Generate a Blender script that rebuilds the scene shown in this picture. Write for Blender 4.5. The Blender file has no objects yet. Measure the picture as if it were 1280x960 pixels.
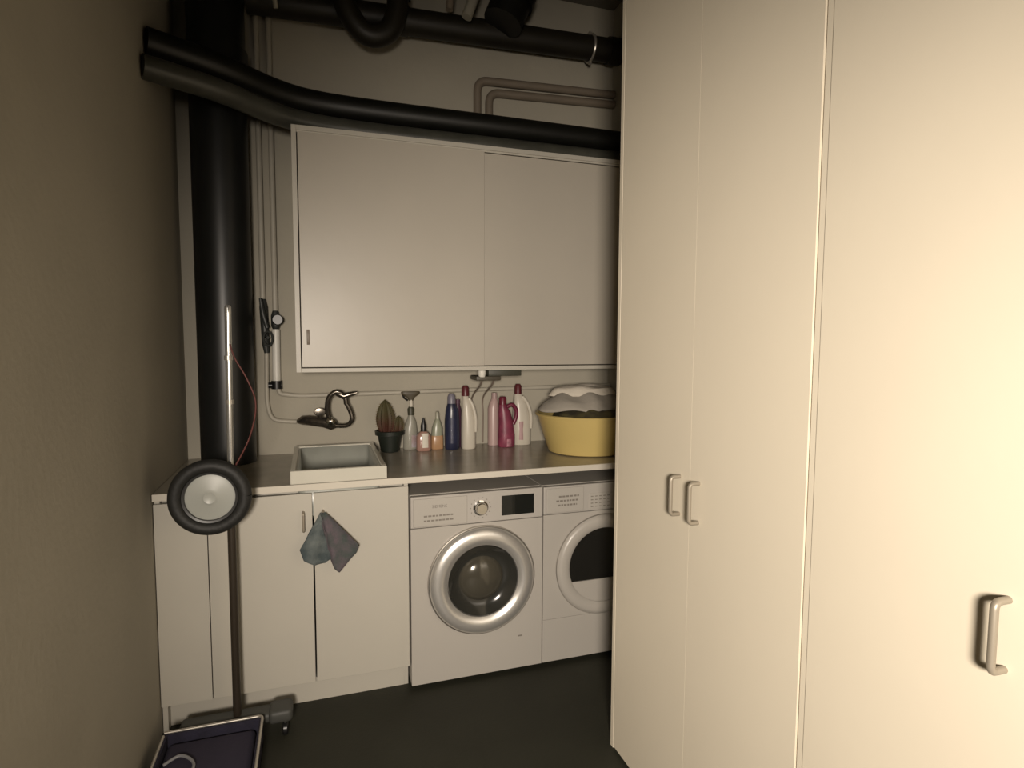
import bpy, bmesh, math, random
from mathutils import Vector, Matrix
random.seed(7)
C = bpy.context.scene.collection
S = bpy.context.scene
PI = math.pi

# ------------------------------------------------------------------ camera
yaw, pitch, roll, F = 0.321, -0.0747, 0.004, 743.76
fw = Vector((math.sin(yaw)*math.cos(pitch), math.cos(yaw)*math.cos(pitch), math.sin(pitch)))
r0 = Vector((math.cos(yaw), -math.sin(yaw), 0)); u0 = r0.cross(fw)
rr = math.cos(roll)*r0 + math.sin(roll)*u0; uu = -math.sin(roll)*r0 + math.cos(roll)*u0
cam = bpy.data.objects.new('camera', bpy.data.cameras.new('camera')); C.objects.link(cam)
M = Matrix(((rr.x, uu.x, -fw.x), (rr.y, uu.y, -fw.y), (rr.z, uu.z, -fw.z))).to_4x4()
M.translation = Vector((-0.3709, -2.4656, 1.5103)); cam.matrix_world = M
cam.data.sensor_fit = 'HORIZONTAL'; cam.data.sensor_width = 36; cam.data.lens = F/1280*36
cam.data.clip_start = 0.02
S.camera = cam

# ------------------------------------------------------------------ world, lights, exposure
w = bpy.data.worlds.new('world'); S.world = w; w.use_nodes = True
w.node_tree.nodes['Background'].inputs[0].default_value = (1.0, 0.85, 0.62, 1)
w.node_tree.nodes['Background'].inputs[1].default_value = 0.02
S.view_settings.view_transform = 'Standard'; S.view_settings.look = 'None'
S.view_settings.exposure = 0.0; S.view_settings.gamma = 1.0; S.view_settings.use_curve_mapping = False

def area_light(name, loc, target, size, power, col, spread=PI):
    l = bpy.data.lights.new(name, 'AREA'); l.shape = 'DISK'; l.size = size
    l.energy = power; l.color = col; l.spread = spread
    o = bpy.data.objects.new(name, l); C.objects.link(o); o.location = loc
    o.rotation_euler = (Vector(target)-Vector(loc)).to_track_quat('-Z', 'Y').to_euler()
    return o
def spot_light(name, loc, target, radius, power, col, angle, blend):
    l = bpy.data.lights.new(name, 'SPOT'); l.shadow_soft_size = radius; l.energy = power; l.color = col
    l.spot_size = math.radians(angle); l.spot_blend = blend
    o = bpy.data.objects.new(name, l); C.objects.link(o); o.location = loc
    o.rotation_euler = (Vector(target)-Vector(loc)).to_track_quat('-Z', 'Y').to_euler()
    return o
spot_light('room_lamp', (-0.66, -3.5, 1.58), (0.74, -0.4, 0.84), 0.20, 500, (1.0, 0.885, 0.76), 80, 1.0)

# ------------------------------------------------------------------ materials
def mat(name, col, rough=0.5, metal=0.0, noise=0.0, nscale=8.0, bump=0.0, bscale=60.0, spec=0.5,
        trans=0.0, coat=0.0, col2=None, stretch=(1, 1, 1)):
    m = bpy.data.materials.new(name); m.use_nodes = True
    nt = m.node_tree; b = nt.nodes['Principled BSDF']
    b.inputs['Base Color'].default_value = (*col, 1); b.inputs['Roughness'].default_value = rough
    b.inputs['Metallic'].default_value = metal
    b.inputs['Specular IOR Level'].default_value = spec
    b.inputs['Transmission Weight'].default_value = trans
    b.inputs['Coat Weight'].default_value = coat
    tc = nt.nodes.new('ShaderNodeTexCoord'); mp = nt.nodes.new('ShaderNodeMapping')
    mp.inputs['Scale'].default_value = stretch
    nt.links.new(tc.outputs['Object'], mp.inputs[0])
    if noise or col2:
        n = nt.nodes.new('ShaderNodeTexNoise'); n.inputs['Scale'].default_value = nscale
        n.inputs['Detail'].default_value = 4
        nt.links.new(mp.outputs[0], n.inputs['Vector'])
        mx = nt.nodes.new('ShaderNodeMix'); mx.data_type = 'RGBA'
        c2 = col2 or tuple(c*(1-noise) for c in col)
        mx.inputs['A'].default_value = (*col, 1); mx.inputs['B'].default_value = (*c2, 1)
        rp = nt.nodes.new('ShaderNodeMapRange'); rp.inputs[1].default_value = 0.35; rp.inputs[2].default_value = 0.65
        nt.links.new(n.outputs['Fac'], rp.inputs[0]); nt.links.new(rp.outputs[0], mx.inputs['Factor'])
        nt.links.new(mx.outputs['Result'], b.inputs['Base Color'])
    if bump:
        n2 = nt.nodes.new('ShaderNodeTexNoise'); n2.inputs['Scale'].default_value = bscale
        n2.inputs['Detail'].default_value = 5
        nt.links.new(mp.outputs[0], n2.inputs['Vector'])
        bp = nt.nodes.new('ShaderNodeBump'); bp.inputs['Strength'].default_value = bump; bp.inputs['Distance'].default_value = 0.01
        nt.links.new(n2.outputs['Fac'], bp.inputs['Height']); nt.links.new(bp.outputs[0], b.inputs['Normal'])
    return m

wallp = mat('wall_paint', (0.40, 0.37, 0.30), 0.75, noise=0.08, nscale=2.5, bump=0.12, bscale=45)
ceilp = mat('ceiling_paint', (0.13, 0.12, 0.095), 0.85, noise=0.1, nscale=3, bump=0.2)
floorm = mat('floor_paint', (0.030, 0.030, 0.021), 0.6, noise=0.18, nscale=3, bump=0.1, bscale=80, spec=0.25)
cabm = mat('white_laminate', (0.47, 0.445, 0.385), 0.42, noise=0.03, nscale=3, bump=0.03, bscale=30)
glossm = mat('sliding_door_paint', (0.44, 0.405, 0.345), 0.38, noise=0.03, nscale=3, bump=0.04, bscale=14)
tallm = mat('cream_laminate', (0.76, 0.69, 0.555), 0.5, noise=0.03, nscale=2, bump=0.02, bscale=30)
topm = mat('worktop_laminate', (0.35, 0.32, 0.26), 0.24, noise=0.12, nscale=12)
edgem = mat('worktop_edge', (0.60, 0.56, 0.48), 0.35)
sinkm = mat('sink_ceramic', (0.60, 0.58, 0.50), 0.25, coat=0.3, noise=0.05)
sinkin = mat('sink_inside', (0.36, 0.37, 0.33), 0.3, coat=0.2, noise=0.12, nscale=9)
enamel = mat('white_enamel', (0.43, 0.405, 0.365), 0.35, coat=0.15)
enamel2 = mat('cool_white_plastic', (0.42, 0.395, 0.36), 0.42)
darkm = mat('black_plastic', (0.010, 0.010, 0.010), 0.35)
gap_m = mat('shadow_rubber', (0.02, 0.02, 0.018), 0.8)
silver = mat('brushed_silver', (0.78, 0.76, 0.72), 0.30, metal=0.75)
chrome = mat('chrome', (0.72, 0.70, 0.66), 0.12, metal=1.0)
satin = mat('satin_metal', (0.50, 0.47, 0.42), 0.35, metal=0.7)
handlem = mat('handle_beige', (0.30, 0.265, 0.21), 0.4, metal=0.3)
steel = mat('drum_steel', (0.45, 0.42, 0.37), 0.25, metal=0.9)
screen = mat('display_glass', (0.006, 0.008, 0.008), 0.08, coat=0.5)
glassd = mat('dark_glass', (0.012, 0.012, 0.011), 0.06, coat=0.6)
greyprint = mat('grey_print', (0.20, 0.18, 0.155), 0.6)
pipe_blk = mat('black_pipe', (0.007, 0.007, 0.005), 0.45, noise=0.3, nscale=10)
pipe_grey = mat('dark_grey_pipe', (0.065, 0.065, 0.052), 0.4, noise=0.3, nscale=10)
pipe_brn = mat('brown_black_pipe', (0.018, 0.015, 0.009), 0.5, noise=0.3, nscale=10)
pipe_tan = mat('painted_pipe', (0.20, 0.165, 0.125), 0.5, noise=0.1)
pipe_wall = mat('wall_colour_pipe', (0.44, 0.41, 0.34), 0.5, noise=0.1)
pipe_drk = mat('pillar_pipe', (0.010, 0.011, 0.011), 0.38, noise=0.35, nscale=6)
pipe_lt = mat('light_pipe', (0.34, 0.32, 0.26), 0.4, noise=0.1)
white_pl = mat('white_plastic', (0.70, 0.68, 0.62), 0.4)
valve_m = mat('valve_iron', (0.035, 0.038, 0.035), 0.45, noise=0.3, nscale=40)
tapm = mat('tap_metal', (0.17, 0.15, 0.125), 0.22, metal=0.85, noise=0.3, nscale=50)

# ------------------------------------------------------------------ mesh helpers
def new(): return bmesh.new()
def box(bm, x0, x1, y0, y1, z0, z1, bev=0.0, seg=2, rot=None):
    g = bmesh.ops.create_cube(bm, size=1.0)['verts']
    for v in g:
        v.co = Vector(((x0+x1)/2+v.co.x*(x1-x0), (y0+y1)/2+v.co.y*(y1-y0), (z0+z1)/2+v.co.z*(z1-z0)))
        if rot is not None: v.co = rot @ v.co
    if bev:
        es = list({e for v in g for e in v.link_edges})
        bmesh.ops.bevel(bm, geom=es, offset=bev, segments=seg, affect='EDGES', profile=0.5)
def lathe(bm, prof, cen=(0, 0, 0), axis='Z', n=32, sx=1, sy=1, cap=True):
    """prof: list of (radius, height). axis Z up, or Y pointing out of the fronts (height -> -Y)."""
    rings = []
    for r, h in prof:
        ring = []
        for i in range(n):
            a = 2*PI*i/n; x = r*math.cos(a)*sx; y = r*math.sin(a)*sy
            if axis == 'Z': p = (x, y, h)
            elif axis == 'Y': p = (x, -h, y)
            else: p = (-h, x, y)
            ring.append(bm.verts.new(Vector(cen)+Vector(p)))
        rings.append(ring)
    for a, b in zip(rings, rings[1:]):
        for i in range(n):
            j = (i+1) % n
            bm.faces.new((a[i], a[j], b[j], b[i]))
    if cap:
        if prof[0][0] > 1e-5: bm.faces.new(rings[0])
        if prof[-1][0] > 1e-5: bm.faces.new(rings[-1])
    bmesh.ops.remove_doubles(bm, verts=[v for r in rings for v in r], dist=1e-6)
def smoothpath(pts, n=8):
    P = [Vector(p) for p in pts]
    if len(P) < 3: return P
    out = []
    for i in range(len(P)-1):
        a = P[max(i-1, 0)]; b = P[i]; c = P[i+1]; d = P[min(i+2, len(P)-1)]
        for k in range(n):
            t = k/n
            out.append(0.5*((2*b)+(c-a)*t+(2*a-5*b+4*c-d)*t*t+(-a+3*b-3*c+d)*t**3))
    out.append(P[-1]); return out
def fillet(pts, r, n=6):
    P = [Vector(p) for p in pts]; out = [P[0]]
    for i in range(1, len(P)-1):
        a = (P[i-1]-P[i]); b = (P[i+1]-P[i]); q = min(r, a.length*.49, b.length*.49)
        s = P[i]+a.normalized()*q; e = P[i]+b.normalized()*q
        for k in range(n+1):
            t = k/n; out.append((1-t)**2*s+2*t*(1-t)*P[i]+t*t*e)
    out.append(P[-1]); return out
def tube(bm, path, r, n=14, cap=True):
    P = [Vector(p) for p in path]; rs = r if isinstance(r, (list, tuple)) else [r]*len(P)
    t0 = (P[1]-P[0]).normalized()
    up = Vector((0, 0, 1)) if abs(t0.z) < 0.9 else Vector((1, 0, 0))
    nrm = t0.cross(up).normalized(); prev = None
    for i, p in enumerate(P):
        if i == 0: t = P[1]-P[0]
        elif i == len(P)-1: t = P[-1]-P[-2]
        else: t = (P[i+1]-P[i-1])
        t.normalize()
        nrm = (nrm - t*nrm.dot(t)).normalized(); bi = t.cross(nrm)
        ring = [bm.verts.new(p+rs[i]*(math.cos(2*PI*k/n)*nrm+math.sin(2*PI*k/n)*bi)) for k in range(n)]
        if prev:
            for k in range(n):
                j = (k+1) % n; bm.faces.new((prev[k], prev[j], ring[j], ring[k]))
        elif cap: bm.faces.new(ring)
        prev = ring
    if cap: bm.faces.new(prev)
def loft(bm, secs, n=28, power=2.0):
    """secs: (z, cx, cy, rx, ry) stacked super-ellipses."""
    prev = None
    for i, (z, cx, cy, rx, ry) in enumerate(secs):
        ring = []
        for k in range(n):
            a = 2*PI*k/n; c, s = math.cos(a), math.sin(a)
            ring.append(bm.verts.new((cx+rx*math.copysign(abs(c)**(2/power), c), cy+ry*math.copysign(abs(s)**(2/power), s), z)))
        if prev:
            for k in range(n):
                j = (k+1) % n; bm.faces.new((prev[k], prev[j], ring[j], ring[k]))
        else: bm.faces.new(ring)
        prev = ring
    bm.faces.new(prev)
def obj(name, bm, m, parent=None, smooth=True, loc=None, ang=38):
    bmesh.ops.recalc_face_normals(bm, faces=bm.faces)
    me = bpy.data.meshes.new(name); bm.to_mesh(me); bm.free()
    me.materials.append(m)
    if smooth:
        me.shade_smooth()
        me.set_sharp_from_angle(angle=math.radians(ang))
    o = bpy.data.objects.new(name, me); C.objects.link(o)
    if parent: o.parent = parent
    if loc: o.location = loc
    return o
def thing(name, label, cat, loc=(0, 0, 0), group=None):
    o = bpy.data.objects.new(name, None); C.objects.link(o); o.location = loc
    o.empty_display_size = 0.05
    o['label'] = label; o['category'] = cat
    if group: o['group'] = group
    return o
def tag(o, label, cat, group=None):
    o['label'] = label; o['category'] = cat
    if group: o['group'] = group
    return o
def bx(name, m, dims, parent=None, bev=0.0, off=(0, 0, 0)):
    bm = new(); x0, x1, y0, y1, z0, z1 = dims
    box(bm, x0-off[0], x1-off[0], y0-off[1], y1-off[1], z0-off[2], z1-off[2], bev)
    return obj(name, bm, m, parent, ang=10)
def struct(name, m, dims):
    o = bx(name, m, dims); o['kind'] = 'structure'; return o
def lettering(name, txt, size, m, parent, loc, rot=(PI/2, 0, 0)):
    cu = bpy.data.curves.new(name, 'FONT'); cu.body = txt; cu.size = size; cu.extrude = 0.0004
    cu.align_x = 'CENTER'; cu.align_y = 'CENTER'
    t = bpy.data.objects.new('tmp_text', cu); C.objects.link(t)
    bpy.context.view_layer.update()
    me = bpy.data.meshes.new_from_object(t.evaluated_get(bpy.context.evaluated_depsgraph_get()))
    bpy.data.objects.remove(t); me.name = name
    me.materials.clear(); me.materials.append(m)
    o = bpy.data.objects.new(name, me); C.objects.link(o); o.parent = parent; o.location = loc; o.rotation_euler = rot
    return o

# ------------------------------------------------------------------ the setting
XL, XR, YB, YF, ZC = -0.95, 1.27, 0.68, -5.2, 3.36
struct('floor', floorm, (XL-.1, XR+.1, YF-.1, YB+.1, -0.1, 0))
struct('ceiling', ceilp, (XL-.1, XR+.1, YF-.1, YB+.1, ZC, ZC+.1))
struct('wall_back', wallp, (XL-.1, XR+.1, YB, YB+.1, 0, ZC))
struct('wall_left', wallp, (XL-.1, XL, YF, YB, 0, ZC))
struct('wall_right', wallp, (XR, XR+.1, YF, YB, 0, ZC))
struct('wall_front', wallp, (XL-.1, XR+.1, YF-.1, YF, 0, ZC))

# ------------------------------------------------------------------ tall cabinets on the right
def tall_cabinet(y_far, doors, label, first):
    """doors: list of (y0 far, y1 near) of door leaves"""
    y_near = doors[-1][1]
    t = thing('tall_cabinet', label, 'cabinet', (0.95, (y_far+y_near)/2, 0), 'floor-to-ceiling cream cabinets on the right')
    off = t.location
    def b(n, m, d, bev=0.0, p=None): return bx(n, m, d, p or t, bev, off)
    H = 3.30
    b('side_panel', tallm, (0.653, XR-.005, y_far-.02, y_far, 0, H), 0.001)
    b('side_panel', tallm, (0.672, XR-.005, y_near, y_near+.018, 0, H), 0.001)
    b('top_panel', tallm, (0.672, XR-.005, y_near+.018, y_far-.02, H-.018, H))
    b('base_panel', tallm, (0.672, XR-.005, y_near+.018, y_far-.02, 0.0, 0.03))
    b('back_panel', tallm, (XR-.013, XR-.005, y_near+.018, y_far-.02, 0.03, H-.018))
    for i, (a, c) in enumerate(doors):
        d = b('door', tallm, (0.651, 0.670, c+.0006, a-.0006, 0.012, H-.004))
        yh = (a-.050-c)*0+c+.050 if i % 2 == 0 else a-.042
        z0, z1 = 0.995, 1.108
        bm = new()
        path = fillet([(0.652, yh, z0), (0.620, yh, z0), (0.620, yh, z1), (0.652, yh, z1)], 0.012)
        tube(bm, [Vector(p)-off for p in path], 0.0062, 10)
        obj('handle', bm, handlem, d)
    return t
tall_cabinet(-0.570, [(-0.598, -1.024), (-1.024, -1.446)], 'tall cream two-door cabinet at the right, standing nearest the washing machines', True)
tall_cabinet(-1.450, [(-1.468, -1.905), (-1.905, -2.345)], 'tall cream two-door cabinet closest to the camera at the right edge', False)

# ------------------------------------------------------------------ wall cabinet with sliding doors
wc = thing('wall_cabinet', 'wide white wall cabinet with two sliding doors above the worktop', 'cabinet', (0.40, 0.48, 1.363))
o_ = wc.location
def wb(n, m, d, bev=0.0, p=None): return bx(n, m, d, p or wc, bev, o_)
wx0, wx1, wy0, wz0, wz1 = -0.4455, 1.262, 0.28, 1.363, 2.413
wb('side_panel', cabm, (wx0, wx0+.020, wy0, YB-.002, wz0, wz1), 0.001)
wb('side_panel', cabm, (wx1-.020, wx1, wy0, YB-.002, wz0, wz1), 0.001)
wb('top_panel', cabm, (wx0+.020, wx1-.020, wy0, YB-.002, wz1-.020, wz1), 0.001)
wb('bottom_panel', cabm, (wx0+.020, wx1-.020, wy0, YB-.002, wz0, wz0+.018), 0.001)
wb('back_panel', cabm, (wx0+.020, wx1-.020, YB-.012, YB-.002, wz0+.018, wz1-.020))
wb('track', cabm, (wx0+.020, wx1-.020, wy0+.008, wy0+.013, wz1-.028, wz1-.020))
d1 = wb('sliding_door', glossm, (wx0+.024, 0.404, wy0+.006, wy0+.022, wz0+.022, wz1-.026), 0.0015)
d2 = wb('sliding_door', glossm, (0.36, wx1-.024, wy0+.028, wy0+.044, wz0+.022, wz1-.026), 0.0015)
bm = new()
box(bm, -0.400-o_.x, -0.388-o_.x, wy0+.003-o_.y, wy0+.008-o_.y, 1.484-o_.z, 1.55-o_.z, 0.002)
obj('finger_pull', bm, mat('pull_brown', (0.16, 0.125, 0.09), 0.45), d1)

# ------------------------------------------------------------------ base cabinet
bc = thing('base_cabinet', 'white two-door base cabinet under the sink', 'cabinet', (-0.47, 0.33, 0))
o_ = bc.location
def bb(n, m, d, bev=0.0, p=None): return bx(n, m, d, p or bc, bev, o_)
bm = new()
box(bm, -.0235-o_.x, -.0065-o_.x, .018-o_.y, YB-.003-o_.y, .112, .908); box(bm, -.0235-o_.x, -.0065-o_.x, .060-o_.y, YB-.003-o_.y, 0, .112)
obj('side_panel', bm, cabm, bc, ang=10)
bb('side_panel', cabm, (XL+.003, XL+.021, 0.018, YB-.003, 0.0, 0.908), 0.001)
bb('bottom_panel', cabm, (XL+.021, -0.0235, 0.018, YB-.003, 0.105, 0.122))
bb('plinth', cabm, (XL+.021, -0.0235, 0.058, 0.074, 0.0, 0.104), 0.001)
bb('rail', cabm, (XL+.021, -0.0235, 0.060, 0.078, 0.80, 0.90))
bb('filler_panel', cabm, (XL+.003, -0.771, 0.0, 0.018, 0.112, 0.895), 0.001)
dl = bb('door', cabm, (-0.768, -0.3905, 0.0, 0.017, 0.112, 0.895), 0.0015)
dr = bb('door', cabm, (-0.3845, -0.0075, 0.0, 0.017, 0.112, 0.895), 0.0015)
def bar_handle(x, z0, z1, p):
    bm = new()
    tube(bm, [Vector(q)-o_ for q in fillet([(x, 0.001, z0), (x, -0.022, z0), (x, -0.022, z1), (x, 0.001, z1)], .008)], 0.0052, 10)
    obj('handle', bm, handlem, p)
bar_handle(-0.424, 0.748, 0.822, dl)
bar_handle(-0.350, 0.748, 0.822, dr)

# ------------------------------------------------------------------ worktop with sink cut-out
wt = thing('worktop', 'long grey-brown worktop with a pale front edge strip', 'worktop', (0.15, 0.33, 0.909))
o_ = wt.location
zt = 0.936; sx0, sx1, sy1 = -0.462, -0.102, 0.565
bm = new()
for d in [(XL+.003, sx0, -.008, YB-.003), (sx1, XR-.003, -.008, YB-.003), (sx0, sx1, sy1, YB-.003)]:
    box(bm, d[0]-o_.x, d[1]-o_.x, d[2]-o_.y, d[3]-o_.y, 0.909-o_.z, zt-o_.z)
obj('slab', bm, topm, wt)
bm = new(); box(bm, XL+.003-o_.x, XR-.003-o_.x, -.015-o_.y, -.008-o_.y, 0.910-o_.z, zt+.0006-o_.z, 0.0015)
obj('front_edge', bm, edgem, wt, ang=10)

# ------------------------------------------------------------------ sink
sk = thing('sink', 'deep rectangular cream ceramic sink raised at the front of the worktop', 'sink', (-0.282, 0.28, 0.936))
o_ = sk.location
SX0, SX1, SY0, SY1, ZS = -0.470, -0.095, -0.012, 0.575, 0.991
bm = new()
rim = [(SX0, SX1, SY0, SY0+.022), (SX0, SX1, SY1-.022, SY1), (SX0, SX0+.022, SY0+.022, SY1-.022), (SX1-.022, SX1, SY0+.022, SY1-.022)]
for a, b, c, d in rim: box(bm, a-o_.x, b-o_.x, c-o_.y, d-o_.y, zt+.001-o_.z, ZS-o_.z, 0.004, 2)
obj('rim', bm, sinkm, sk, ang=10)
bm = new()
bi = [(-.446, -.118, .012, .551), (-.435, -.130, .025, .535), (-.40, -.165, .06, .50)]
z_ = [ZS-.006, 0.80, 0.775]
def rrect(bm, x0, x1, y0, y1, z, r=.03, n=5):
    vs = []
    for cx, cy, a0 in ((x1-r, y1-r, 0), (x0+r, y1-r, PI/2), (x0+r, y0+r, PI), (x1-r, y0+r, 1.5*PI)):
        for k in range(n+1):
            a = a0+PI/2*k/n; vs.append(bm.verts.new((cx+r*math.cos(a)-o_.x, cy+r*math.sin(a)-o_.y, z-o_.z)))
    return vs
rg = [rrect(bm, a, b, c, d, z) for (a, b, c, d), z in zip(bi, z_)]
for a, b in zip(rg, rg[1:]):
    for k in range(len(a)): bm.faces.new((a[k], a[(k+1) % len(a)], b[(k+1) % len(a)], b[k]))
bm.faces.new(rg[-1])
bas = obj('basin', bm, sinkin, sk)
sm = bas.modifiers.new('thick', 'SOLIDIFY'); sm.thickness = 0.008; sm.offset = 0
bm = new(); lathe(bm, [(0.032, 0), (0.032, 0.004), (0.02, 0.006), (0.0, 0.004)], (-.282-o_.x, .28-o_.y, .7795-o_.z), n=24)
obj('drain', bm, chrome, sk)

# ------------------------------------------------------------------ washing machine and dryer
def dashes(name, rows, m, parent, off, x0, x1, zs, h=0.004):
    bm = new(); rnd = random.Random(len(name)+rows)
    for r in range(rows):
        x = x0; z = zs - r*h*3.0
        while x < x1:
            l = rnd.uniform(.008, .018)
            box(bm, x-off.x, min(x+l, x1)-off.x, -.0008-off.y, .0005-off.y, z-off.z, z+h-off.z); x += l+.005
    return obj(name, bm, m, parent, smooth=False)
wm = thing('washing_machine', 'white front-loading washing machine with a silver-ringed round door', 'washing machine', (0.299, 0.3, 0))
o_ = wm.location
def mb(n, m, d, bev=0.0, p=None): return bx(n, m, d, p or wm, bev, o_)
def ringbox(bm, x0, x1, z0, z1, yf, yb, cx, cz, r, off, n=64):
    """front panel with a round hole"""
    for y, flip in ((yf, 0), (yb, 1)):
        pass
    inner_f, inner_b, outer_f, outer_b = [], [], [], []
    for k in range(n):
        a = 2*PI*(k+.5)/n; c, s = math.cos(a), math.sin(a)
        tx = ((x1-cx)/c if c > 0 else (x0-cx)/c) if abs(c) > 1e-6 else 1e9
        tz = ((z1-cz)/s if s > 0 else (z0-cz)/s) if abs(s) > 1e-6 else 1e9
        t = min(tx, tz)
        for L, R, y in ((inner_f, r, yf), (inner_b, r, yb), (outer_f, t, yf), (outer_b, t, yb)):
            L.append(bm.verts.new((cx+c*R-off.x, y-off.y, cz+s*R-off.z)))
    # exact corners: snap nearest outer vertices
    for X, Z in ((x0, z0), (x0, z1), (x1, z0), (x1, z1)):
        k = min(range(n), key=lambda i: (outer_f[i].co.x+off.x-X)**2+(outer_f[i].co.z+off.z-Z)**2)
        for L in (outer_f, outer_b): L[k].co.x = X-off.x; L[k].co.z = Z-off.z
    for k in range(n):
        j = (k+1) % n
        bm.faces.new((inner_f[k], inner_f[j], outer_f[j], outer_f[k]))
        bm.faces.new((inner_b[k], inner_b[j], outer_b[j], outer_b[k]))
        bm.faces.new((inner_f[k], inner_f[j], inner_b[j], inner_b[k]))
        bm.faces.new((outer_f[k], outer_f[j], outer_b[j], outer_b[k]))
bm = new()
box(bm, 0.001-o_.x, 0.597-o_.x, 0.03-o_.y, 0.60-o_.y, 0.02, 0.848, 0.004)
obj('body', bm, enamel, wm, ang=10)
cx, cz = 0.313, 0.4555
bm = new(); ringbox(bm, 0.001, 0.597, 0.02, 0.708, 0.0, 0.029, cx, cz, 0.17, o_)
obj('front_panel', bm, enamel, wm)
mb('control_panel', enamel2, (0.001, 0.597, -0.002, 0.029, 0.7105, 0.846), 0.004)
dr_ = mb('detergent_drawer', enamel, (0.012, 0.246, -0.006, -0.001, 0.716, 0.836), 0.003)
lettering('logo', 'SIEMENS', 0.0175, greyprint, dr_, (0.124-o_.x, -0.0066-o_.y, 0.800))
for r in range(2):
    bm = new(); rnd = random.Random(r); x = 0.056
    while x < 0.186:
        l = rnd.uniform(.008, .016); box(bm, x-o_.x, min(x+l, .19)-o_.x, -.0066-o_.y, -.0058-o_.y, 0.757-r*.020, .764-r*.020); x += l+.004
    obj('print', bm, greyprint, dr_, smooth=False)
bm = new(); lathe(bm, [(0.034, 0), (0.034, 0.004), (0.027, 0.006), (0.026, 0.022), (0.022, 0.027), (0, 0.027)], (0.306-o_.x, -0.0022-o_.y, 0.777), 'Y', 32)
dial = obj('dial', bm, chrome, wm)
bm = new()
for k in range(14):
    a = 2*PI*k/14; x = 0.306+.045*math.cos(a); z = .777+.045*math.sin(a)
    box(bm, x-.002-o_.x, x+.002-o_.x, -.0028-o_.y, -.0015-o_.y, z-.002, z+.002)
obj('dial_marks', bm, greyprint, wm, smooth=False)
ds = mb('display', screen, (0.402, 0.554, -0.005, -0.001, 0.733, 0.822), 0.002)
# door
bm = new()
lathe(bm, [(0.158, 0.000), (0.236, 0.000), (0.239, 0.012), (0.235, 0.024), (0.222, 0.034), (0.196, 0.040), (0.176, 0.036), (0.161, 0.024), (0.158, 0.010)], (cx-o_.x, -o_.y-.0005, cz), 'Y', 72, cap=False)
dw = obj('door_ring', bm, silver, wm)
bm = new(); lathe(bm, [(0.2405, 0.0), (0.2435, 0.004), (0.2430, 0.014), (0.2395, 0.016)], (cx-o_.x, -o_.y-.0003, cz), 'Y', 72, cap=False)
obj('outer_trim', bm, satin, dw)
bm = new(); lathe(bm, [(0.157, 0.022), (0.150, 0.016), (0.130, 0.000), (0.112, -0.010), (0.100, -0.012)], (cx-o_.x, -o_.y, cz), 'Y', 72, cap=False)
obj('inner_trim', bm, mat('dark_grey_trim', (0.030, 0.030, 0.026), 0.15, coat=.4), dw)
bm = new(); lathe(bm, [(0.100, -0.012), (0.092, -0.002), (0.075, 0.008), (0.050, 0.016), (0.025, 0.020), (0.0, 0.021)], (cx-o_.x, -o_.y, cz), 'Y', 64, cap=False)
obj('glass_bowl', bm, mat('smoked_glass', (0.085, 0.078, 0.06), 0.16, metal=0.3, coat=0.5), dw)
mb('badge', greyprint, (0.482, 0.502, -0.0012, 0.0, 0.166, 0.172))
for sx in (0.05, 0.55):
    for sy in (0.06, 0.54):
        bm = new(); lathe(bm, [(0.022, 0), (0.022, 0.012), (0.014, 0.021)], (sx-o_.x, sy-o_.y, 0), n=16); obj('foot', bm, darkm, wm)

dy = thing('tumble_dryer', 'white tumble dryer half hidden behind the tall cabinet, with a white door ring', 'dryer', (0.903, 0.3, 0))
o_ = dy.location
bx('body', enamel, (0.602, 1.198, 0.03, 0.60, 0.02, 0.846), dy, 0.004, o_)
cx, cz = 0.905, 0.457
bm = new(); ringbox(bm, 0.602, 1.198, 0.223, 0.714, 0.0, 0.029, cx, cz, 0.20, o_); obj('front_panel', bm, enamel, dy)
bx('lower_panel', enamel, (0.602, 1.198, 0.0, 0.029, 0.02, 0.221), dy, 0.002, o_)
bx('control_panel', enamel2, (0.602, 1.198, -0.002, 0.029, 0.716, 0.844), dy, 0.004, o_)
wd = bx('water_tank_drawer', enamel, (0.615, 0.80, -0.005, -0.001, 0.722, 0.836), dy, 0.003, o_)
for r, (a, b) in enumerate(((.675, .775), (.662, .772), (.672, .765))):
    bm = new(); rnd = random.Random(r+5); x = a
    while x < b:
        l = rnd.uniform(.008, .016); box(bm, x-o_.x, min(x+l, b)-o_.x, -.0056-o_.y, -.0048-o_.y, 0.792-r*.020, .800-r*.020); x += l+.004
    obj('print', bm, greyprint, wd, smooth=False)
pp = bx('programme_panel', enamel, (0.826, 0.945, -0.005, -0.001, 0.724, 0.800), dy, 0.002, o_)
bm = new()
for k in range(4):
    for q in range(5): box(bm, .836+q*.021-o_.x, .848+q*.021-o_.x, -.0057-o_.y, -.0048-o_.y, .735+k*.016, .739+k*.016)
obj('print', bm, greyprint, pp, smooth=False)
bm = new(); lathe(bm, [(0.032, 0), (0.03, 0.02), (0.026, 0.024), (0, 0.024)], (1.03-o_.x, -.0022-o_.y, .78), 'Y', 28); obj('dial', bm, chrome, dy)
bx('display', screen, (1.08, 1.18, -0.005, -0.001, 0.74, 0.82), dy, 0.002, o_)
bm = new()
lathe(bm, [(0.175, 0.0), (0.237, 0.0), (0.239, 0.008), (0.233, 0.018), (0.218, 0.024), (0.190, 0.022), (0.178, 0.014)], (cx-o_.x, -o_.y-.0005, cz), 'Y', 72, cap=False)
dd = obj('door_ring', bm, enamel, dy)
bm = new(); lathe(bm, [(0.239, 0), (0.2415, 0.003), (0.239, 0.006)], (cx-o_.x, -o_.y-.0003, cz), 'Y', 72, cap=False); obj('outer_trim', bm, satin, dd)
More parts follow.
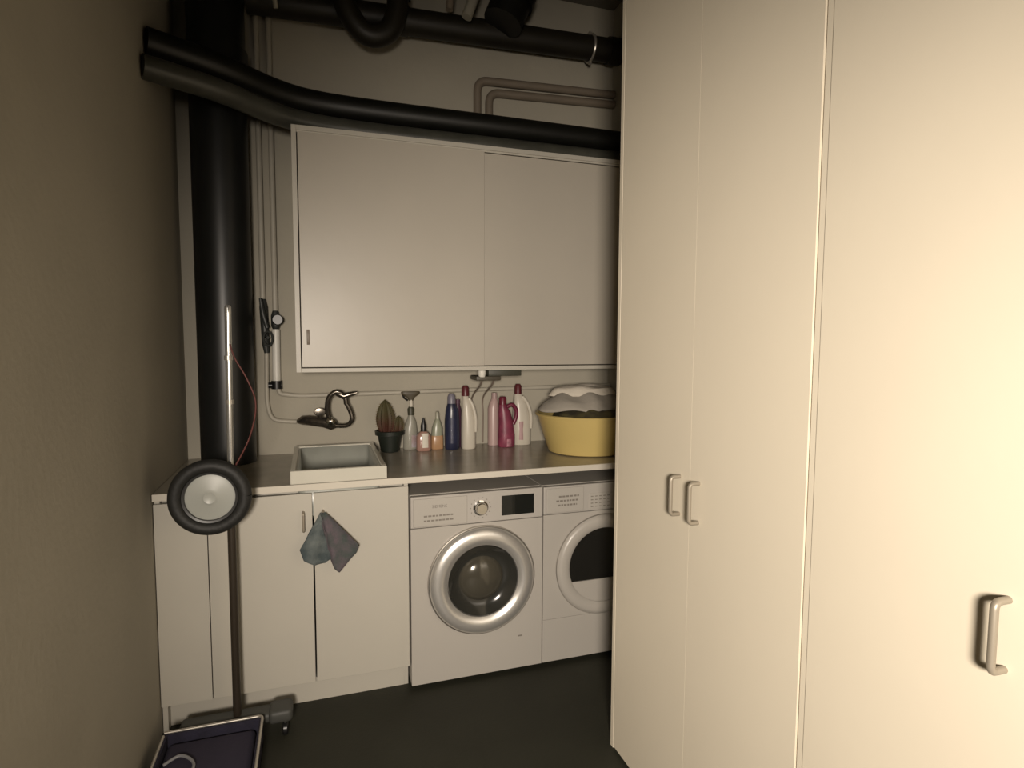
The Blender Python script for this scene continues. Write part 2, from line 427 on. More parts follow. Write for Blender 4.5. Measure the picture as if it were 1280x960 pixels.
def disc_cut(bm, r, zc0, zc1, y, depth, off):
    """circular segment between heights zc0..zc1 with thickness"""
    n = 48; pts = []
    a0 = math.asin(max(-1, zc0/r)); a1 = math.asin(min(1, zc1/r))
    for k in range(n+1):
        a = a0+(a1-a0)*k/n; pts.append((r*math.cos(a), r*math.sin(a)))
    pts = pts+[(-x, z) for x, z in reversed(pts)]
    pts = [p for i, p in enumerate(pts) if i == 0 or (abs(p[0]-pts[i-1][0])+abs(p[1]-pts[i-1][1])) > 1e-5]
    f = [bm.verts.new((cx+x-off.x, y-off.y, cz+z-off.z)) for x, z in pts]
    b = [bm.verts.new((cx+x-off.x, y+depth-off.y, cz+z-off.z)) for x, z in pts]
    bm.faces.new(f); bm.faces.new(b)
    for k in range(len(f)):
        j = (k+1) % len(f); bm.faces.new((f[k], f[j], b[j], b[k]))
bm = new(); disc_cut(bm, 0.178, -0.066, 0.178, -0.010, 0.008, o_); obj('door_glass', bm, glassd, dd)
bm = new(); disc_cut(bm, 0.178, -0.178, -0.068, -0.012, 0.010, o_); obj('lower_door_panel', bm, enamel, dd)
for sx in (0.65, 1.15):
    for sy in (0.06, 0.54):
        bm = new(); lathe(bm, [(0.022, 0), (0.022, 0.012), (0.014, 0.021)], (sx-o_.x, sy-o_.y, 0), n=16); obj('foot', bm, darkm, dy)

# ------------------------------------------------------------------ large pipes
def pipe(name, path, r, m, label, cat='pipe', joints=(), n=20, group=None):
    bm = new(); tube(bm, path, r, n)
    o = obj(name, bm, m); tag(o, label, cat, group)
    for p, d, rj, l in joints:
        bm = new(); p = Vector(p); d = Vector(d).normalized(); tube(bm, [p-d*l/2, p+d*l/2], rj, n); obj('collar', bm, m, o)
    return o
pipe('drain_stack', [(-.755, .548, zt+.001), (-.755, .548, ZC-.002)], 0.118, pipe_drk,
     'thick black vertical stack pipe rising from the left end of the worktop', joints=[((-.755, .548, 2.72), (0, 0, 1), 0.128, .12)], n=36)
pipe('insulated_pipe', smoothpath([(XL+.003, .165, 2.615), (-.72, .27, 2.60), (-.52, .405, 2.585), (-.36, .47, 2.580), (-.1, .49, 2.578), (.5, .49, 2.577), (XR-.003, .49, 2.575)]), 0.055, pipe_blk,
     'thick black insulated pipe running just above the wall cabinet, upper one of the pair', n=24)
pipe('insulated_pipe', smoothpath([(XL+.003, .10, 2.50), (-.72, .21, 2.49), (-.52, .35, 2.473), (-.36, .415, 2.468), (-.1, .44, 2.465), (.5, .44, 2.463), (XR-.003, .44, 2.462)]), 0.045, pipe_grey,
     'dark grey pipe lying along the top of the wall cabinet, lower one of the pair', n=24)
wp = pipe('waste_pipe', [(-.632, .570, 3.035), (XR-.003, .570, 3.085)], 0.062, pipe_brn,
     'long brown-black waste pipe running high across the back wall', joints=[((.05, .570, 3.055), (1, 0, .02), .069, .09), ((1.215, .570, 3.083), (1, 0, .02), .07, .07)])
bm = new(); tube(bm, [(1.075, .570+.068*math.cos(a), 3.078+.068*math.sin(a)) for a in [2*PI*k/24 for k in range(25)]], .007, 8)
box(bm, 1.068, 1.082, .565, YB-.001, 3.135, 3.165); box(bm, 1.068, 1.082, .562, .578, 2.995, 3.012)
obj('pipe_clamp', bm, satin, wp)
pipe('trap_pipe', smoothpath([(-.26, .47, 3.34), (-.235, .47, 3.15), (-.20, .47, 3.02), (-.14, .47, 2.935), (-.075, .47, 2.915), (-.005, .47, 2.955), (.03, .47, 3.05), (.035, .47, 3.17), (.04, .47, 3.34)]), 0.050, pipe_brn,
     'brown-black U-bend trap hanging in front of the high waste pipe', joints=[((-.24, .47, 3.19), (-.05, 0, 1), .058, .06), ((.035, .47, 3.13), (0, 0, 1), .058, .06)])
pipe('soil_pipe', [(.54, .44, 3.06), (.66, .44, 3.345)], 0.098, pipe_blk,
     'short fat black pipe slanting up to the ceiling above the waste pipe', joints=[((.60, .44, 3.20), (.12, 0, .285), .108, .07)], n=28)
pipe('branch_pipe', fillet([(.355, .43, 3.05), (.41, .43, 3.20), (.43, .43, ZC-.002)], .05), 0.026, pipe_lt,
     'short light grey pipe slanting up beside the fat black pipe')
pipe('branch_pipe', fillet([(.275, .45, 3.08), (.29, .45, 3.22), (.30, .45, ZC-.002)], .05), 0.018, pipe_tan,
     'slim light brown pipe by the ceiling between the trap and the light grey pipe')
def rise(x, y, z0, r, m, label, z1=ZC-.002):
    return pipe('riser_pipe', [(x, y, z0), (x, y, z1)], r, m, label, n=14)
rise(-.600, .655, 1.70, .013, pipe_wall, 'thin painted riser pipe nearest the black stack, coming up from the lever valve')
rise(-.545, .650, 1.64, .013, pipe_wall, 'thin painted riser pipe beside the wall cabinet, coming up from the round valve')
for x0, z, lab in ((.468, 2.862, 'slim tan heating pipe bending down from the right, upper and outer of the two'), (.532, 2.808, 'slim tan heating pipe bending down from the right, lower and inner of the two')):
    pipe('heating_pipe', fillet([(x0, .652, 2.42), (x0, .652, z), (XR-.003, .652, z+.028)], .055, 8), .021, pipe_tan, lab)
pipe('cable', smoothpath([(-.59, .40, 3.34), (-.575, .40, 3.10), (-.565, .44, 2.98)]), .010, pipe_wall, 'thin pale cable dropping from the ceiling beside the black stack, left one', 'cable')
pipe('cable', smoothpath([(-.53, .40, 3.34), (-.515, .40, 3.10), (-.500, .44, 2.95)]), .010, pipe_wall, 'thin pale cable dropping from the ceiling left of the trap, right one', 'cable')

# ------------------------------------------------------------------ valves and small water pipes left of the wall cabinet
vt = thing('lever_valve', 'dark valve with a long lever on the wall beside the black stack', 'valve', (-.585, .63, 1.58))
o_ = vt.location
bm = new(); tube(bm, [(-.600-o_.x, .655-o_.y, 1.70-o_.z), (-.598-o_.x, .652-o_.y, 1.66-o_.z), (-.592-o_.x, .65-o_.y, 1.48-o_.z), (-.588-o_.x, .65-o_.y, 1.44-o_.z)], [.013, .019, .017, .012], 12); obj('valve_body', bm, valve_m, vt)
bm = new(); tube(bm, [(-.607-o_.x, .60-o_.y, 1.70-o_.z), (-.596-o_.x, .60-o_.y, 1.62-o_.z), (-.580-o_.x, .60-o_.y, 1.56-o_.z)], [.007, .012, .010], 10)
tube(bm, [(-.59-o_.x, .65-o_.y, 1.585-o_.z), (-.588-o_.x, .60-o_.y, 1.585-o_.z)], .009, 10); obj('lever', bm, valve_m, vt)
bm = new(); pts = [(-.578+.020*math.cos(a)-o_.x, .60-o_.y, 1.510+.034*math.sin(a)-o_.z) for a in [2*PI*k/20 for k in range(21)]]
tube(bm, pts, .005, 8); tube(bm, [(-.592-o_.x, .65-o_.y, 1.515-o_.z), (-.578-o_.x, .60-o_.y, 1.515-o_.z)], .007, 8); obj('drain_loop', bm, valve_m, vt)
vt = thing('round_valve', 'small black round valve above the white pipe sleeve', 'valve', (-.545, .63, 1.60))
o_ = vt.location
bm = new(); tube(bm, [(0, .02, .045), (0, .02, .02), (0, .02, -.03), (0, .02, -.045)], [.013, .021, .021, .014], 14); obj('valve_body', bm, valve_m, vt)
bm = new(); lathe(bm, [(.008, -.01), (.008, .022), (.022, .024), (.026, .032), (.022, .04), (0, .04)], (0.012, 0, 0), 'Y', 18); obj('knob', bm, darkm, vt)
ps = pipe('pipe_sleeve', [(-.545, .65, 1.555), (-.547, .65, 1.305)], .0185, white_pl, 'white vertical pipe sleeve between the round valve and the black joint')
bm = new(); tube(bm, [(-.547, .65, 1.305), (-.547, .65, 1.265)], .026, 14); tube(bm, [(-.585, .65, 1.283), (-.525, .65, 1.283)], .015, 12)
tag(obj('pipe_joint', bm, darkm), 'black pipe joint at the foot of the white pipe sleeve', 'pipe fitting')
pipe('water_pipe', fillet([(-.540, .655, 1.266), (-.535, .655, 1.24), (-.45, .655, 1.226), (.30, .655, 1.236), (XR-.003, .655, 1.246)], .04), .0115, pipe_wall,
     'thin painted water pipe running level along the wall behind the bottles')
pipe('water_pipe', fillet([(-.590, .655, 1.44), (-.594, .655, 1.19), (-.575, .655, 1.11), (-.46, .655, 1.098)], .07, 8), .0105, pipe_wall,
     'thin painted water pipe curving down from the lever valve to the tap')

# ------------------------------------------------------------------ tap
tp = thing('wall_tap', 'old metal wall tap with a looped swan-neck spout above the sink', 'tap', (-.32, .62, 1.10))
o_ = tp.location
def T(path, r, n=12, m=tapm, name='body', p=None):
    bm = new(); tube(bm, [Vector(q)-o_ for q in path], r, n); return obj(name, bm, m, p or tp)
bd = T([(-.455, .652, 1.100), (-.43, .645, 1.106), (-.40, .62, 1.108), (-.33, .60, 1.098), (-.29, .59, 1.088), (-.272, .585, 1.084)], [.011, .024, .026, .027, .030, .016], 16)
T([(-.345, .60, 1.10), (-.352, .585, 1.150), (-.354, .583, 1.157)], [.014, .012, .010], 12, name='valve_stem')
bm = new(); lathe(bm, [(.010, -.012), (.026, -.010), (.030, 0), (.026, .010), (0, .013)], (-.35-o_.x, .585-o_.y, 1.152-o_.z), 'Y', 12, sx=1, sy=.7)
T(smoothpath([(-.305, .585, 1.115), (-.315, .575, 1.17), (-.305, .565, 1.225), (-.268, .56, 1.252), (-.232, .56, 1.225), (-.225, .56, 1.19)]), .0125, 12, name='spout')
obj('tap_knob', bm, tapm, tp)
T([(-.27, .565, 1.245), (-.235, .56, 1.228), (-.19, .555, 1.242), (-.172, .55, 1.246)], [.014, .018, .011, .007], 12, name='diverter_lever')
T(smoothpath([(-.228, .56, 1.20), (-.205, .56, 1.15), (-.20, .56, 1.11), (-.225, .57, 1.083), (-.275, .58, 1.082)]), .0115, 12, name='lower_loop')
bm = new(); lathe(bm, [(.0, .0), (.020, .001), (.020, .022), (.012, .028), (0, .03)], (-.302-o_.x, .565-o_.y, 1.108-o_.z), 'Y', 20); obj('tap_cap', bm, chrome, tp)

# ------------------------------------------------------------------ power strip under the wall cabinet
pw = thing('power_strip', 'grey power strip fixed under the wall cabinet with two hanging cords', 'power strip', (.48, .42, 1.345))
o_ = pw.location
bm = new(); box(bm, -.045, .125, -.10, .03, -.014, .0175, .004); obj('housing', bm, mat('strip_grey', (.05, .05, .036), .5), pw)
bm = new(); box(bm, -.105, .02, -.095, .025, -.036, -.0145, .004); obj('adapter', bm, mat('strip_brown', (.07, .06, .042), .5), pw)
bm = new(); lathe(bm, [(.015, -.018), (.019, -.004), (.019, .012), (.014, .0175)], (-.075, -.085, 0), n=16)
obj('plug', bm, white_pl, pw)
for dx, q in ((-.05, 0), (.012, 1)):
    bm = new(); tube(bm, smoothpath([(dx, 0, -.035 if q == 0 else -.035), (dx+.003, .05, -.07), (dx+.006, .225, -.15), (dx+.008, .235, -.25), (dx+.006, .235, -.40)]), .0045, 8)
    obj('cord', bm, mat('cord_%d' % q, (.22, .175, .14), .5), pw)

# ------------------------------------------------------------------ things on the worktop
Z = zt+.001
# cactus
px_, py_ = -.012, .585
pot = thing('potted_cactus', 'reddish green cactus in a black pot beside the sink', 'plant', (px_, py_, Z))
bm = new(); lathe(bm, [(.040, 0), (.046, .004), (.062, .085), (.074, .088), (.076, .108), (.068, .110), (.064, .090), (.058, .084), (0, .084)], n=32); obj('pot', bm, mat('pot_black', (.012, .016, .012), .45), pot)
bm = new(); lathe(bm, [(.062, .084), (.05, .092), (.02, .096), (0, .097)], n=20); obj('soil', bm, mat('soil', (.03, .02, .014), .95, bump=.8, bscale=120), pot)
cm = bpy.data.materials.new('cactus_skin'); cm.use_nodes = True; nt = cm.node_tree; b = nt.nodes['Principled BSDF']; b.inputs['Roughness'].default_value = .7
tc = nt.nodes.new('ShaderNodeTexCoord'); sp = nt.nodes.new('ShaderNodeSeparateXYZ'); nz = nt.nodes.new('ShaderNodeTexNoise'); nz.inputs['Scale'].default_value = 30
ad = nt.nodes.new('ShaderNodeMath'); ad.operation = 'MULTIPLY_ADD'; ad.inputs[1].default_value = .5; rp = nt.nodes.new('ShaderNodeValToRGB')
nt.links.new(tc.outputs['Generated'], sp.inputs[0]); nt.links.new(tc.outputs['Object'], nz.inputs['Vector'])
nt.links.new(nz.outputs['Fac'], ad.inputs[0]); nt.links.new(sp.outputs['Z'], ad.inputs[2]); nt.links.new(ad.outputs[0], rp.inputs[0])
rp.color_ramp.elements[0].color = (.060, .018, .009, 1); rp.color_ramp.elements[0].position = .45
rp.color_ramp.elements[1].color = (.062, .054, .020, 1); rp.color_ramp.elements[1].position = .95
nt.links.new(rp.outputs[0], b.inputs['Base Color'])
def cactus(name, cx, cy, r, z0, h, lean):
    bm = new(); n = 48; rings = 14; prev = None
    for i in range(rings+1):
        t = i/rings; rad = r*math.sin(PI*(.14+.86*t))**.7 if t < 1 else .0005
        ring = []
        for k in range(n):
            a = 2*PI*k/n; rr_ = rad*(1+.09*math.cos(12*a))
            ring.append(bm.verts.new((cx+lean*t*h+rr_*math.cos(a), cy+rr_*math.sin(a), z0+h*t)))
        if prev:
            for k in range(n): bm.faces.new((prev[k], prev[(k+1) % n], ring[(k+1) % n], ring[k]))
        prev = ring
    bm.faces.new(prev)
    o = obj(name, bm, cm, pot)
    bm = new()
    for k in range(12):
        a = 2*PI*k/12
        for i in range(2, 13):
            t = i/14; rad = r*math.sin(PI*(.14+.86*t))**.7*1.08
            p = Vector((cx+lean*t*h+rad*math.cos(a), cy+rad*math.sin(a), z0+h*t)); d = Vector((math.cos(a), math.sin(a), .3))*.009
            tube(bm, [p, p+d], [.0012, .0002], 4, cap=False)
    s = obj('spines', bm, mat('spines', (.22, .17, .09), .7), o, smooth=False); s['kind'] = 'stuff'
cactus('cactus_stem', -.018, 0, .044, .090, .178, -.03)
cactus('cactus_stem', .034, -.005, .028, .088, .095, .1)

def bottle(name, label, cat, x, y, secs, m, group=None, power=2.0):
    t = thing(name, label, cat, (x, y, Z)); 
    bm = new(); loft(bm, secs, 28, power); obj('body', bm, m, t)
    return t
def part(t, name, secs, m, power=2.0, n=20):
    bm = new(); loft(bm, secs, n, power); return obj(name, bm, m, t)
darkred = mat('cap_dark_red', (.095, .018, .022), .4)
whiteb = mat('bottle_white', (.56, .52, .44), .35)
# spray bottle
t = bottle('spray_bottle', 'tall pale spray bottle with a dark trigger head right of the cactus', 'bottle', .098, .628,
  [(0, 0, 0, .034, .024), (.01, 0, 0, .038, .027), (.10, 0, 0, .037, .027), (.14, .004, 0, .028, .022), (.175, .004, 0, .014, .014), (.18, .004, 0, .013, .013)], mat('pale_grey_green', (.30, .29, .245), .3))
part(t, 'label', [(.012, .012, -.001, .030, .0275), (.075, .012, -.001, .029, .0275)], mat('lilac_red_label', (.26, .17, .16), .5, col2=(.33, .30, .33), nscale=30))
part(t, 'collar', [(.178, .004, 0, .016, .016), (.21, .004, 0, .018, .016), (.222, .004, 0, .011, .011)], mat('dark_olive', (.05, .048, .03), .5))
part(t, 'neck', [(.20, .006, 0, .010, .010), (.258, .006, 0, .009, .009)], whiteb)
bm = new(); loft(bm, [(.252, .006, 0, .009, .008), (.27, .004, 0, .020, .010), (.286, .003, 0, .046, .012), (.298, .003, 0, .050, .013), (.302, .003, 0, .046, .011)], 24, 3)
hd = obj('trigger_head', bm, mat('olive_brown', (.065, .052, .03), .5), t)
bm = new(); tube(bm, [(-.040, 0, .290), (-.030, 0, .268), (-.012, 0, .255)], .005, 8); obj('trigger', bm, darkm, hd)
# small pump bottle with white label
t = bottle('small_bottle', 'small clear-pink bottle with a black cap and white label', 'bottle', .156, .562,
  [(0, 0, 0, .034, .024), (.006, 0, 0, .038, .026), (.075, 0, 0, .037, .026), (.092, 0, 0, .026, .020), (.102, 0, 0, .012, .012)], mat('clear_pink', (.34, .20, .16), .2), power=3)
part(t, 'label', [(.018, .004, -.003, .021, .0245), (.092, .004, -.003, .020, .0245)], mat('label_white', (.62, .58, .50), .5), power=4)
part(t, 'cap', [(.100, 0, 0, .015, .015), (.13, 0, 0, .0145, .0145), (.150, 0, 0, .009, .009), (.168, -.001, 0, .005, .005)], darkm)
# green-capped small bottle
t = bottle('small_bottle', 'small pale green bottle with an orange lower part, next to the blue bottle', 'bottle', .232, .59,
  [(0, 0, 0, .030, .022), (.005, 0, 0, .033, .024), (.068, 0, 0, .032, .024), (.072, 0, 0, .030, .022)], mat('orange_liquid', (.40, .235, .125), .3), power=3)
part(t, 'shoulder', [(.071, 0, 0, .0305, .023), (.11, .001, 0, .028, .022), (.145, .002, 0, .016, .015), (.160, .002, 0, .010, .010)], mat('pale_green', (.28, .29, .215), .3), power=2.5)
part(t, 'cap', [(.158, .002, 0, .011, .011), (.19, .001, 0, .010, .010), (.196, .001, 0, .006, .006)], mat('pale_green_cap', (.34, .33, .26), .4))
# blue bottle
navy = mat('navy_plastic', (.024, .028, .062), .3, noise=.3, nscale=20)
t = bottle('detergent_bottle', 'navy blue detergent bottle with a lighter cap', 'bottle', .306, .56,
  [(0, 0, 0, .034, .026), (.008, 0, 0, .039, .030), (.07, 0, 0, .040, .031), (.15, 0, 0, .039, .031), (.205, 0, 0, .034, .028), (.235, -.003, 0, .023, .022), (.242, -.003, 0, .020, .020)], navy)
part(t, 'cap', [(.240, -.003, 0, .022, .022), (.275, -.003, 0, .021, .021), (.292, -.003, 0, .013, .013)], mat('cap_greyblue', (.17, .16, .20), .4))
part(t, 'label', [(.035, -.004, -.002, .026, .0305), (.165, -.004, -.002, .026, .0305)], mat('blue_label', (.065, .07, .12), .4, noise=.3, nscale=40))
t = bottle('slim_bottle', 'slim dark purple bottle squeezed behind the navy blue bottle', 'bottle', .350, .615,
  [(0, 0, 0, .020, .018), (.15, 0, 0, .020, .018), (.20, 0, 0, .018, .016), (.225, 0, 0, .012, .012), (.235, 0, 0, .011, .011)], mat('dark_purple', (.065, .028, .05), .4))
part(t, 'cap', [(.233, 0, 0, .013, .013), (.255, 0, 0, .012, .012)], mat('purple_cap', (.09, .045, .07), .4))
# white bottles with dark red caps
def handle_bottle(x, y, w, label, h=.30):
    t = bottle('detergent_bottle', label, 'bottle', x, y,
      [(0, 0, 0, w*.92, .034), (.01, 0, 0, w, .038), (.09, 0, 0, w, .039), (.16, -w*.05, 0, w*.92, .036), (.22, -w*.2, 0, w*.72, .030), (h-.025, -w*.42, 0, w*.42, .02), (h-.02, -w*.42, 0, .016, .016)], whiteb, power=2.4)
    part(t, 'cap', [(h-.022, -w*.42, 0, .020, .020), (h+.02, -w*.42, 0, .0195, .0195), (h+.032, -w*.42, 0, .012, .012)], darkred)
    bm = new(); tube(bm, smoothpath([(-w*.05, -.016, h-.035), (w*.50, -.022, h-.075), (w*.86, -.026, h-.14), (w*.88, -.022, h-.21)]), .0095, 10); obj('handle', bm, whiteb, t)
    return t
handle_bottle(.392, .555, .038, 'tall white detergent bottle with a dark red cap, beside the navy blue bottle')
t2 = handle_bottle(.702, .592, .052, 'tall white detergent bottle with a dark red cap, behind the magenta bottle')
part(t2, 'label', [(.03, -.012, -.003, .030, .037), (.13, -.012, -.003, .028, .037)], mat('pink_label', (.42, .27, .27), .5))
# pale pink bottle
t = bottle('slim_bottle', 'tall slim pale pink bottle left of the magenta bottle', 'bottle', .548, .62,
  [(0, 0, 0, .030, .028), (.2, 0, 0, .030, .028), (.235, .004, 0, .024, .022), (.255, .006, 0, .014, .014)], mat('pale_pink', (.46, .33, .31), .35))
part(t, 'cap', [(.253, .006, 0, .016, .016), (.285, .006, 0, .015, .015)], mat('pale_pink_cap', (.38, .27, .26), .4))
# magenta bottle
mag = mat('magenta_plastic', (.24, .045, .085), .4, noise=.35, nscale=22)
t = bottle('softener_bottle', 'magenta fabric softener bottle with a handle, in front of a white bottle', 'bottle', .600, .545,
  [(0, 0, 0, .042, .028), (.01, 0, 0, .047, .031), (.06, 0, 0, .047, .032), (.13, -.004, 0, .040, .030), (.185, -.012, 0, .034, .026), (.222, -.022, 0, .021, .02), (.228, -.022, 0, .018, .018)], mag)
part(t, 'cap', [(.226, -.022, 0, .021, .021), (.262, -.022, 0, .020, .020), (.27, -.022, 0, .014, .014)], mat('magenta_cap', (.13, .015, .03), .4))
bm = new(); tube(bm, smoothpath([(.0, -.005, .215), (.030, -.008, .225), (.052, -.008, .195), (.050, -.006, .155), (.036, -.004, .12)]), .011, 12); obj('handle', bm, mat('magenta_dark', (.15, .02, .045), .35), t)
part(t, 'label', [(.004, .004, -.003, .026, .0300), (.045, .004, -.003, .024, .0312)], mat('pink_print', (.42, .17, .22), .5, noise=.4, nscale=60), power=2.2)

# ------------------------------------------------------------------ yellow laundry tub
bx_, by_ = .972, .315
yel = mat('yellow_plastic', (.56, .43, .16), .4, noise=.04)
t = thing('laundry_tub', 'yellow plastic laundry tub on the right end of the worktop', 'laundry tub', (bx_, by_, Z))
bm = new()
prof = [(.0, .0), (.195, .0), (.208, .006), (.240, .10), (.266, .188), (.277, .190), (.279, .198), (.272, .202), (.262, .199), (.234, .105), (.202, .012), (0, .008)]
lathe(bm, prof, n=64, sy=.93, cap=False); obj('tub', bm, yel, t)
# laundry heap: separate pieces of cloth
def heap(name, label, m, cx, cy, rx, ry, z0, h, seed, fold=.25, kf=9, sharp=1.0, sink_=.06):
    rnd = random.Random(seed); ph = [rnd.uniform(0, 6.28) for _ in range(6)]
    bm = new(); n, R = 72, 18; prev = None
    for i in range(R+1):
        t = i/R; ring = []
        for k in range(n):
            a = 2*PI*k/n
            rad = t*(1+.07*math.sin(3*a+ph[0])+.05*math.sin(5*a+ph[1]))
            x = rad*math.cos(a)*rx; y = rad*math.sin(a)*ry
            f = math.sin(kf*x/rx*1.3+ph[2]+2*math.sin(3*y/ry+ph[3]))*.5+math.sin(kf*.7*y/ry+ph[4]+x/rx*3)*.5
            z = z0+h*(1-t**3*sharp)+h*fold*f*(1-.3*t)-(sink_*max(0, t-.85)/.15)
            ring.append(bm.verts.new((cx+x, cy+y, z)))
        if prev:
            for k in range(n): bm.faces.new((prev[k], prev[(k+1) % n], ring[(k+1) % n], ring[k]))
        prev = ring
    bmesh.ops.remove_doubles(bm, verts=bm.verts, dist=1e-5)
    o = obj(name, bm, m)
    s = o.modifiers.new('thick', 'SOLIDIFY'); s.thickness = .005
    return tag(o, label, 'laundry')
heap('dark_garment', 'dark brown and olive clothing bunched at the rim of the yellow tub', mat('dark_cloth', (.035, .028, .016), .9, col2=(.10, .085, .03), nscale=14, bump=.3), bx_, by_-.005, .215, .200, Z+.172, .050, 3, .3, 8)
heap('grey_sheet', 'crumpled grey-beige sheet lying on the dark clothes in the yellow tub', mat('grey_cloth', (.34, .31, .265), .9, noise=.15, nscale=6, bump=.2), bx_-.012, by_+.05, .245, .165, Z+.236, .066, 11, .24, 8, sink_=.016)
heap('white_towel', 'folded off-white towel on top of the laundry in the yellow tub', mat('white_cloth', (.58, .53, .45), .9, bump=.3), bx_-.0, by_+.07, .180, .110, Z+.312, .024, 5, .4, 5, sink_=.03)

# ------------------------------------------------------------------ rag on the door handle
ragm = mat('rag_cloth', (.055, .072, .076), .95, col2=(.15, .17, .165), nscale=14, bump=.4, bscale=150)
rag = thing('cleaning_rag', 'grey-blue rag hanging over the handle of the right base cabinet door', 'cloth', (-.345, -.02, .82))
o_ = rag.location
def raglobe(outline, seed, m, y0, amp, name):
    """cloth fanning from the handle down to an outline (x,z); thickness and folds in y"""
    bm = new(); R = 16; N = len(outline)-1; cols = N*6
    def ol(u):
        s = u*N; i = min(int(s), N-1); f = s-i
        return outline[i][0]*(1-f)+outline[i+1][0]*f, outline[i][1]*(1-f)+outline[i+1][1]*f
    grid = []
    for i in range(R+1):
        t = i/R; row = []
        for k in range(cols+1):
            u = k/cols; x1, z1 = ol(u)
            x0, z0 = -.350+.024*(u-.5), .822
            x = x0+(x1-x0)*t; z = z0+(z1-z0)*t
            y = y0-.010-amp*(t**.7)*(.5+.5*math.sin(u*13+seed+1.5*t))-.012*math.sin(PI*u)*t
            row.append(bm.verts.new((x-o_.x, y-o_.y, z-o_.z)))
        grid.append(row)
    for i in range(R):
        for k in range(cols): bm.faces.new((grid[i][k], grid[i][k+1], grid[i+1][k+1], grid[i+1][k]))
    o = obj(name, bm, m, rag)
    s = o.modifiers.new('thick', 'SOLIDIFY'); s.thickness = .003; return o
raglobe([(-.352, .800), (-.395, .755), (-.440, .684), (-.425, .645), (-.385, .618), (-.345, .620), (-.322, .640), (-.318, .70)], 0.5, ragm, -.020, .022, 'left_fold')
r2 = raglobe([(-.335, .72), (-.328, .640), (-.312, .600), (-.292, .583), (-.262, .612), (-.226, .650), (-.216, .682), (-.246, .722), (-.30, .780)], 2.2,
     mat('rag_cloth_purple', (.12, .095, .11), .95, col2=(.055, .07, .065), nscale=18, bump=.4, bscale=150), -.026, .020, 'right_fold')
r2['label'] = 'mauve and grey-green fold'

# ------------------------------------------------------------------ pole stand, wheel and crate at the left edge
st = thing('pole_stand', 'chrome-topped pole on a dark grey castor base at the left edge', 'stand', (-.668, -.10, 0))
o_ = st.location
basem = mat('grey_plastic', (.055, .056, .05), .55)
bm = new(); box(bm, -.20, .185, -.030, .045, .050, .090, .014, 3); box(bm, .105, .192, -.040, .052, .046, .098, .016, 3); obj('base', bm, basem, st)
bm = new(); tube(bm, [(-.005, 0, .089), (-.005, 0, .90)], .0145, 16); obj('lower_pole', bm, mat('pole_dark', (.045, .035, .025), .4, metal=.4), st)
bm = new(); tube(bm, [(-.003, 0, .88), (.006, 0, 1.62)], .0115, 16); lathe(bm, [(.0115, 1.60), (.0115, 1.622), (.007, 1.63), (0, 1.631)], (.006, 0, 0), n=16); obj('upper_pole', bm, mat('pole_steel', (.55, .55, .53), .25, metal=.8), st)
for z in (1.44, 1.28):
    bm = new(); tube(bm, [(.003, 0, z-.008), (.003, 0, z+.008)], .0145, 14); obj('collar', bm, satin, st)
for x, y in ((.165, -.03), (.165, .04), (-.18, 0)):
    bm = new(); lathe(bm, [(.0, -.010), (.020, -.010), (.024, -.006), (.024, .006), (.020, .010), (0, .010)], (x, y, .0242), 'X', 18)
    cs = obj('castor', bm, darkm, st)
    bm = new(); tube(bm, [(x, y, .02), (x, y, .055)], .006, 8); obj('fork', bm, basem, cs)
wh = thing('wheel', 'small black-tyred wheel with a pale hub hanging on the pole at the left edge', 'wheel', (-.728, -.175, .952))
bm = new(); n = 48; pts = [(.112*math.cos(2*PI*k/n), 0, .112*math.sin(2*PI*k/n)) for k in range(n+1)]
tube(bm, pts, .0235, 16, cap=False); obj('tyre', bm, mat('tyre', (.012, .012, .011), .6, bump=.2), wh)
bm = new(); lathe(bm, [(.090, -.012), (.094, 0), (.090, .012), (.083, .010), (.080, 0), (.083, -.010), (.090, -.012)], n=48, axis='Y', cap=False)
obj('rim', bm, mat('rim_dark', (.03, .03, .03), .4), wh)
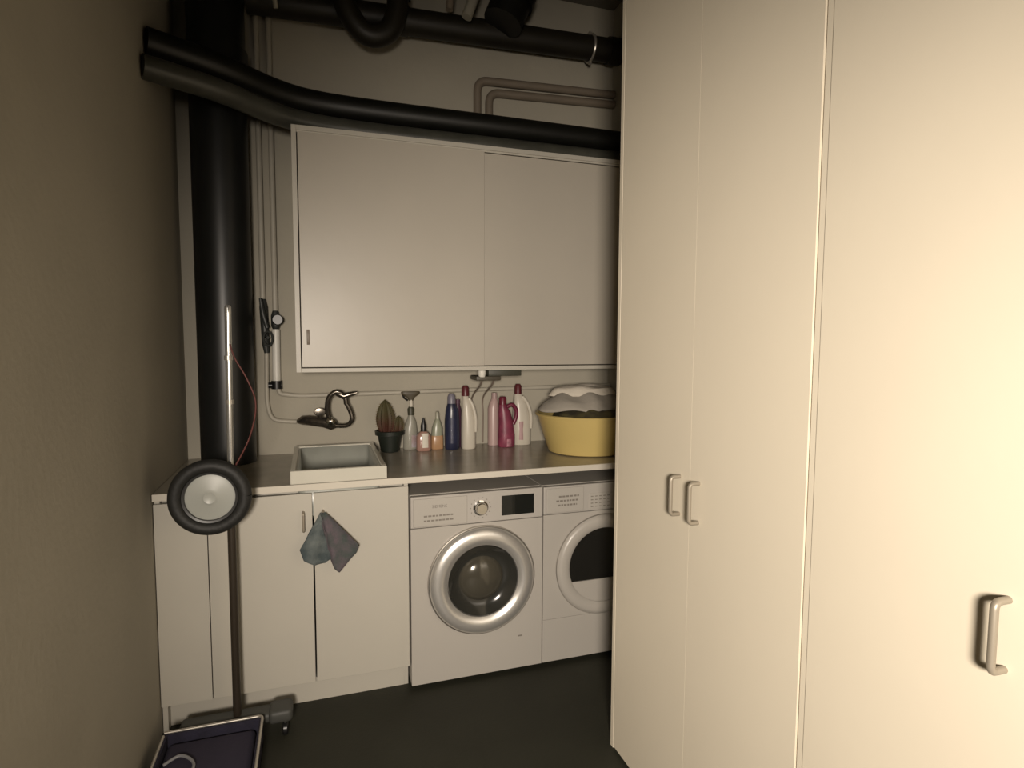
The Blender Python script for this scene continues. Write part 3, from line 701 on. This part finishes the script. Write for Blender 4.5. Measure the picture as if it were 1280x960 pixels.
bm = new(); lathe(bm, [(.0, .010), (.020, .016), (.030, .010), (.070, .006), (.082, .002), (.082, -.004), (.03, -.010), (0, -.012)], n=40, axis='Y', cap=False); obj('hub_disc', bm, mat('hub_grey', (.36, .37, .34), .4), wh)
bm = new(); tube(bm, [(0, .012, 0), (.012, .04, .03), (.055, .062, .10)], .006, 8); obj('hanger', bm, darkm, wh)
rc = pipe('cord', smoothpath([(-.655, -.133, 1.49), (-.64, -.138, 1.44), (-.600, -.14, 1.36), (-.575, -.14, 1.27), (-.60, -.135, 1.15), (-.655, -.133, 1.04)]), .0028, mat('red_cord', (.10, .02, .015), .5), 'thin dark red cord looped on the pole at the left edge', 'cord')
cr = thing('crate', 'low dark blue fabric crate with a silver rim at the lower left corner', 'crate', (-.730, -.497, 0))
o_ = cr.location
navyc = mat('navy_fabric', (.020, .018, .038), .85, noise=.3, nscale=25, bump=.3)
bm = new()
X0, X1, Y0, Y1 = -.175, .150, -.40, .345
for d in ((X0, X1, Y0, Y0+.012), (X0, X1, Y1-.012, Y1), (X0, X0+.012, Y0+.012, Y1-.012), (X1-.012, X1, Y0+.012, Y1-.012)): box(bm, *d, .0, .10)
box(bm, X0, X1, Y0, Y1, .0, .012); obj('body', bm, navyc, cr)
bm = new(); tube(bm, fillet([(X0, Y1, .102), (X1, Y1, .102), (X1, Y0, .102), (X0, Y0, .102), (X0, Y1-.02, .102)], .02), .0055, 10); obj('rim', bm, satin, cr)
bm = new(); box(bm, X0+.014, X1-.02, Y0+.02, Y1-.02, .013, .075, .02, 3); tag(obj('folded_fabric', bm, mat('violet_fabric', (.035, .030, .055), .9, bump=.4, bscale=20), loc=cr.location), 'dark violet folded fabric lying in the low blue crate', 'fabric')
for z in (.0,):
    bm = new(); tube(bm, smoothpath([(-.15, .20, .078), (-.10, .22, .088), (-.05, .16, .085), (-.08, .06, .080), (-.14, .05, .078)]), .005, 8)
    tag(obj('strap', bm, mat('pale_strap', (.25, .25, .26), .5), loc=cr.location), 'pale looped strap lying on the violet fabric in the blue crate', 'strap')
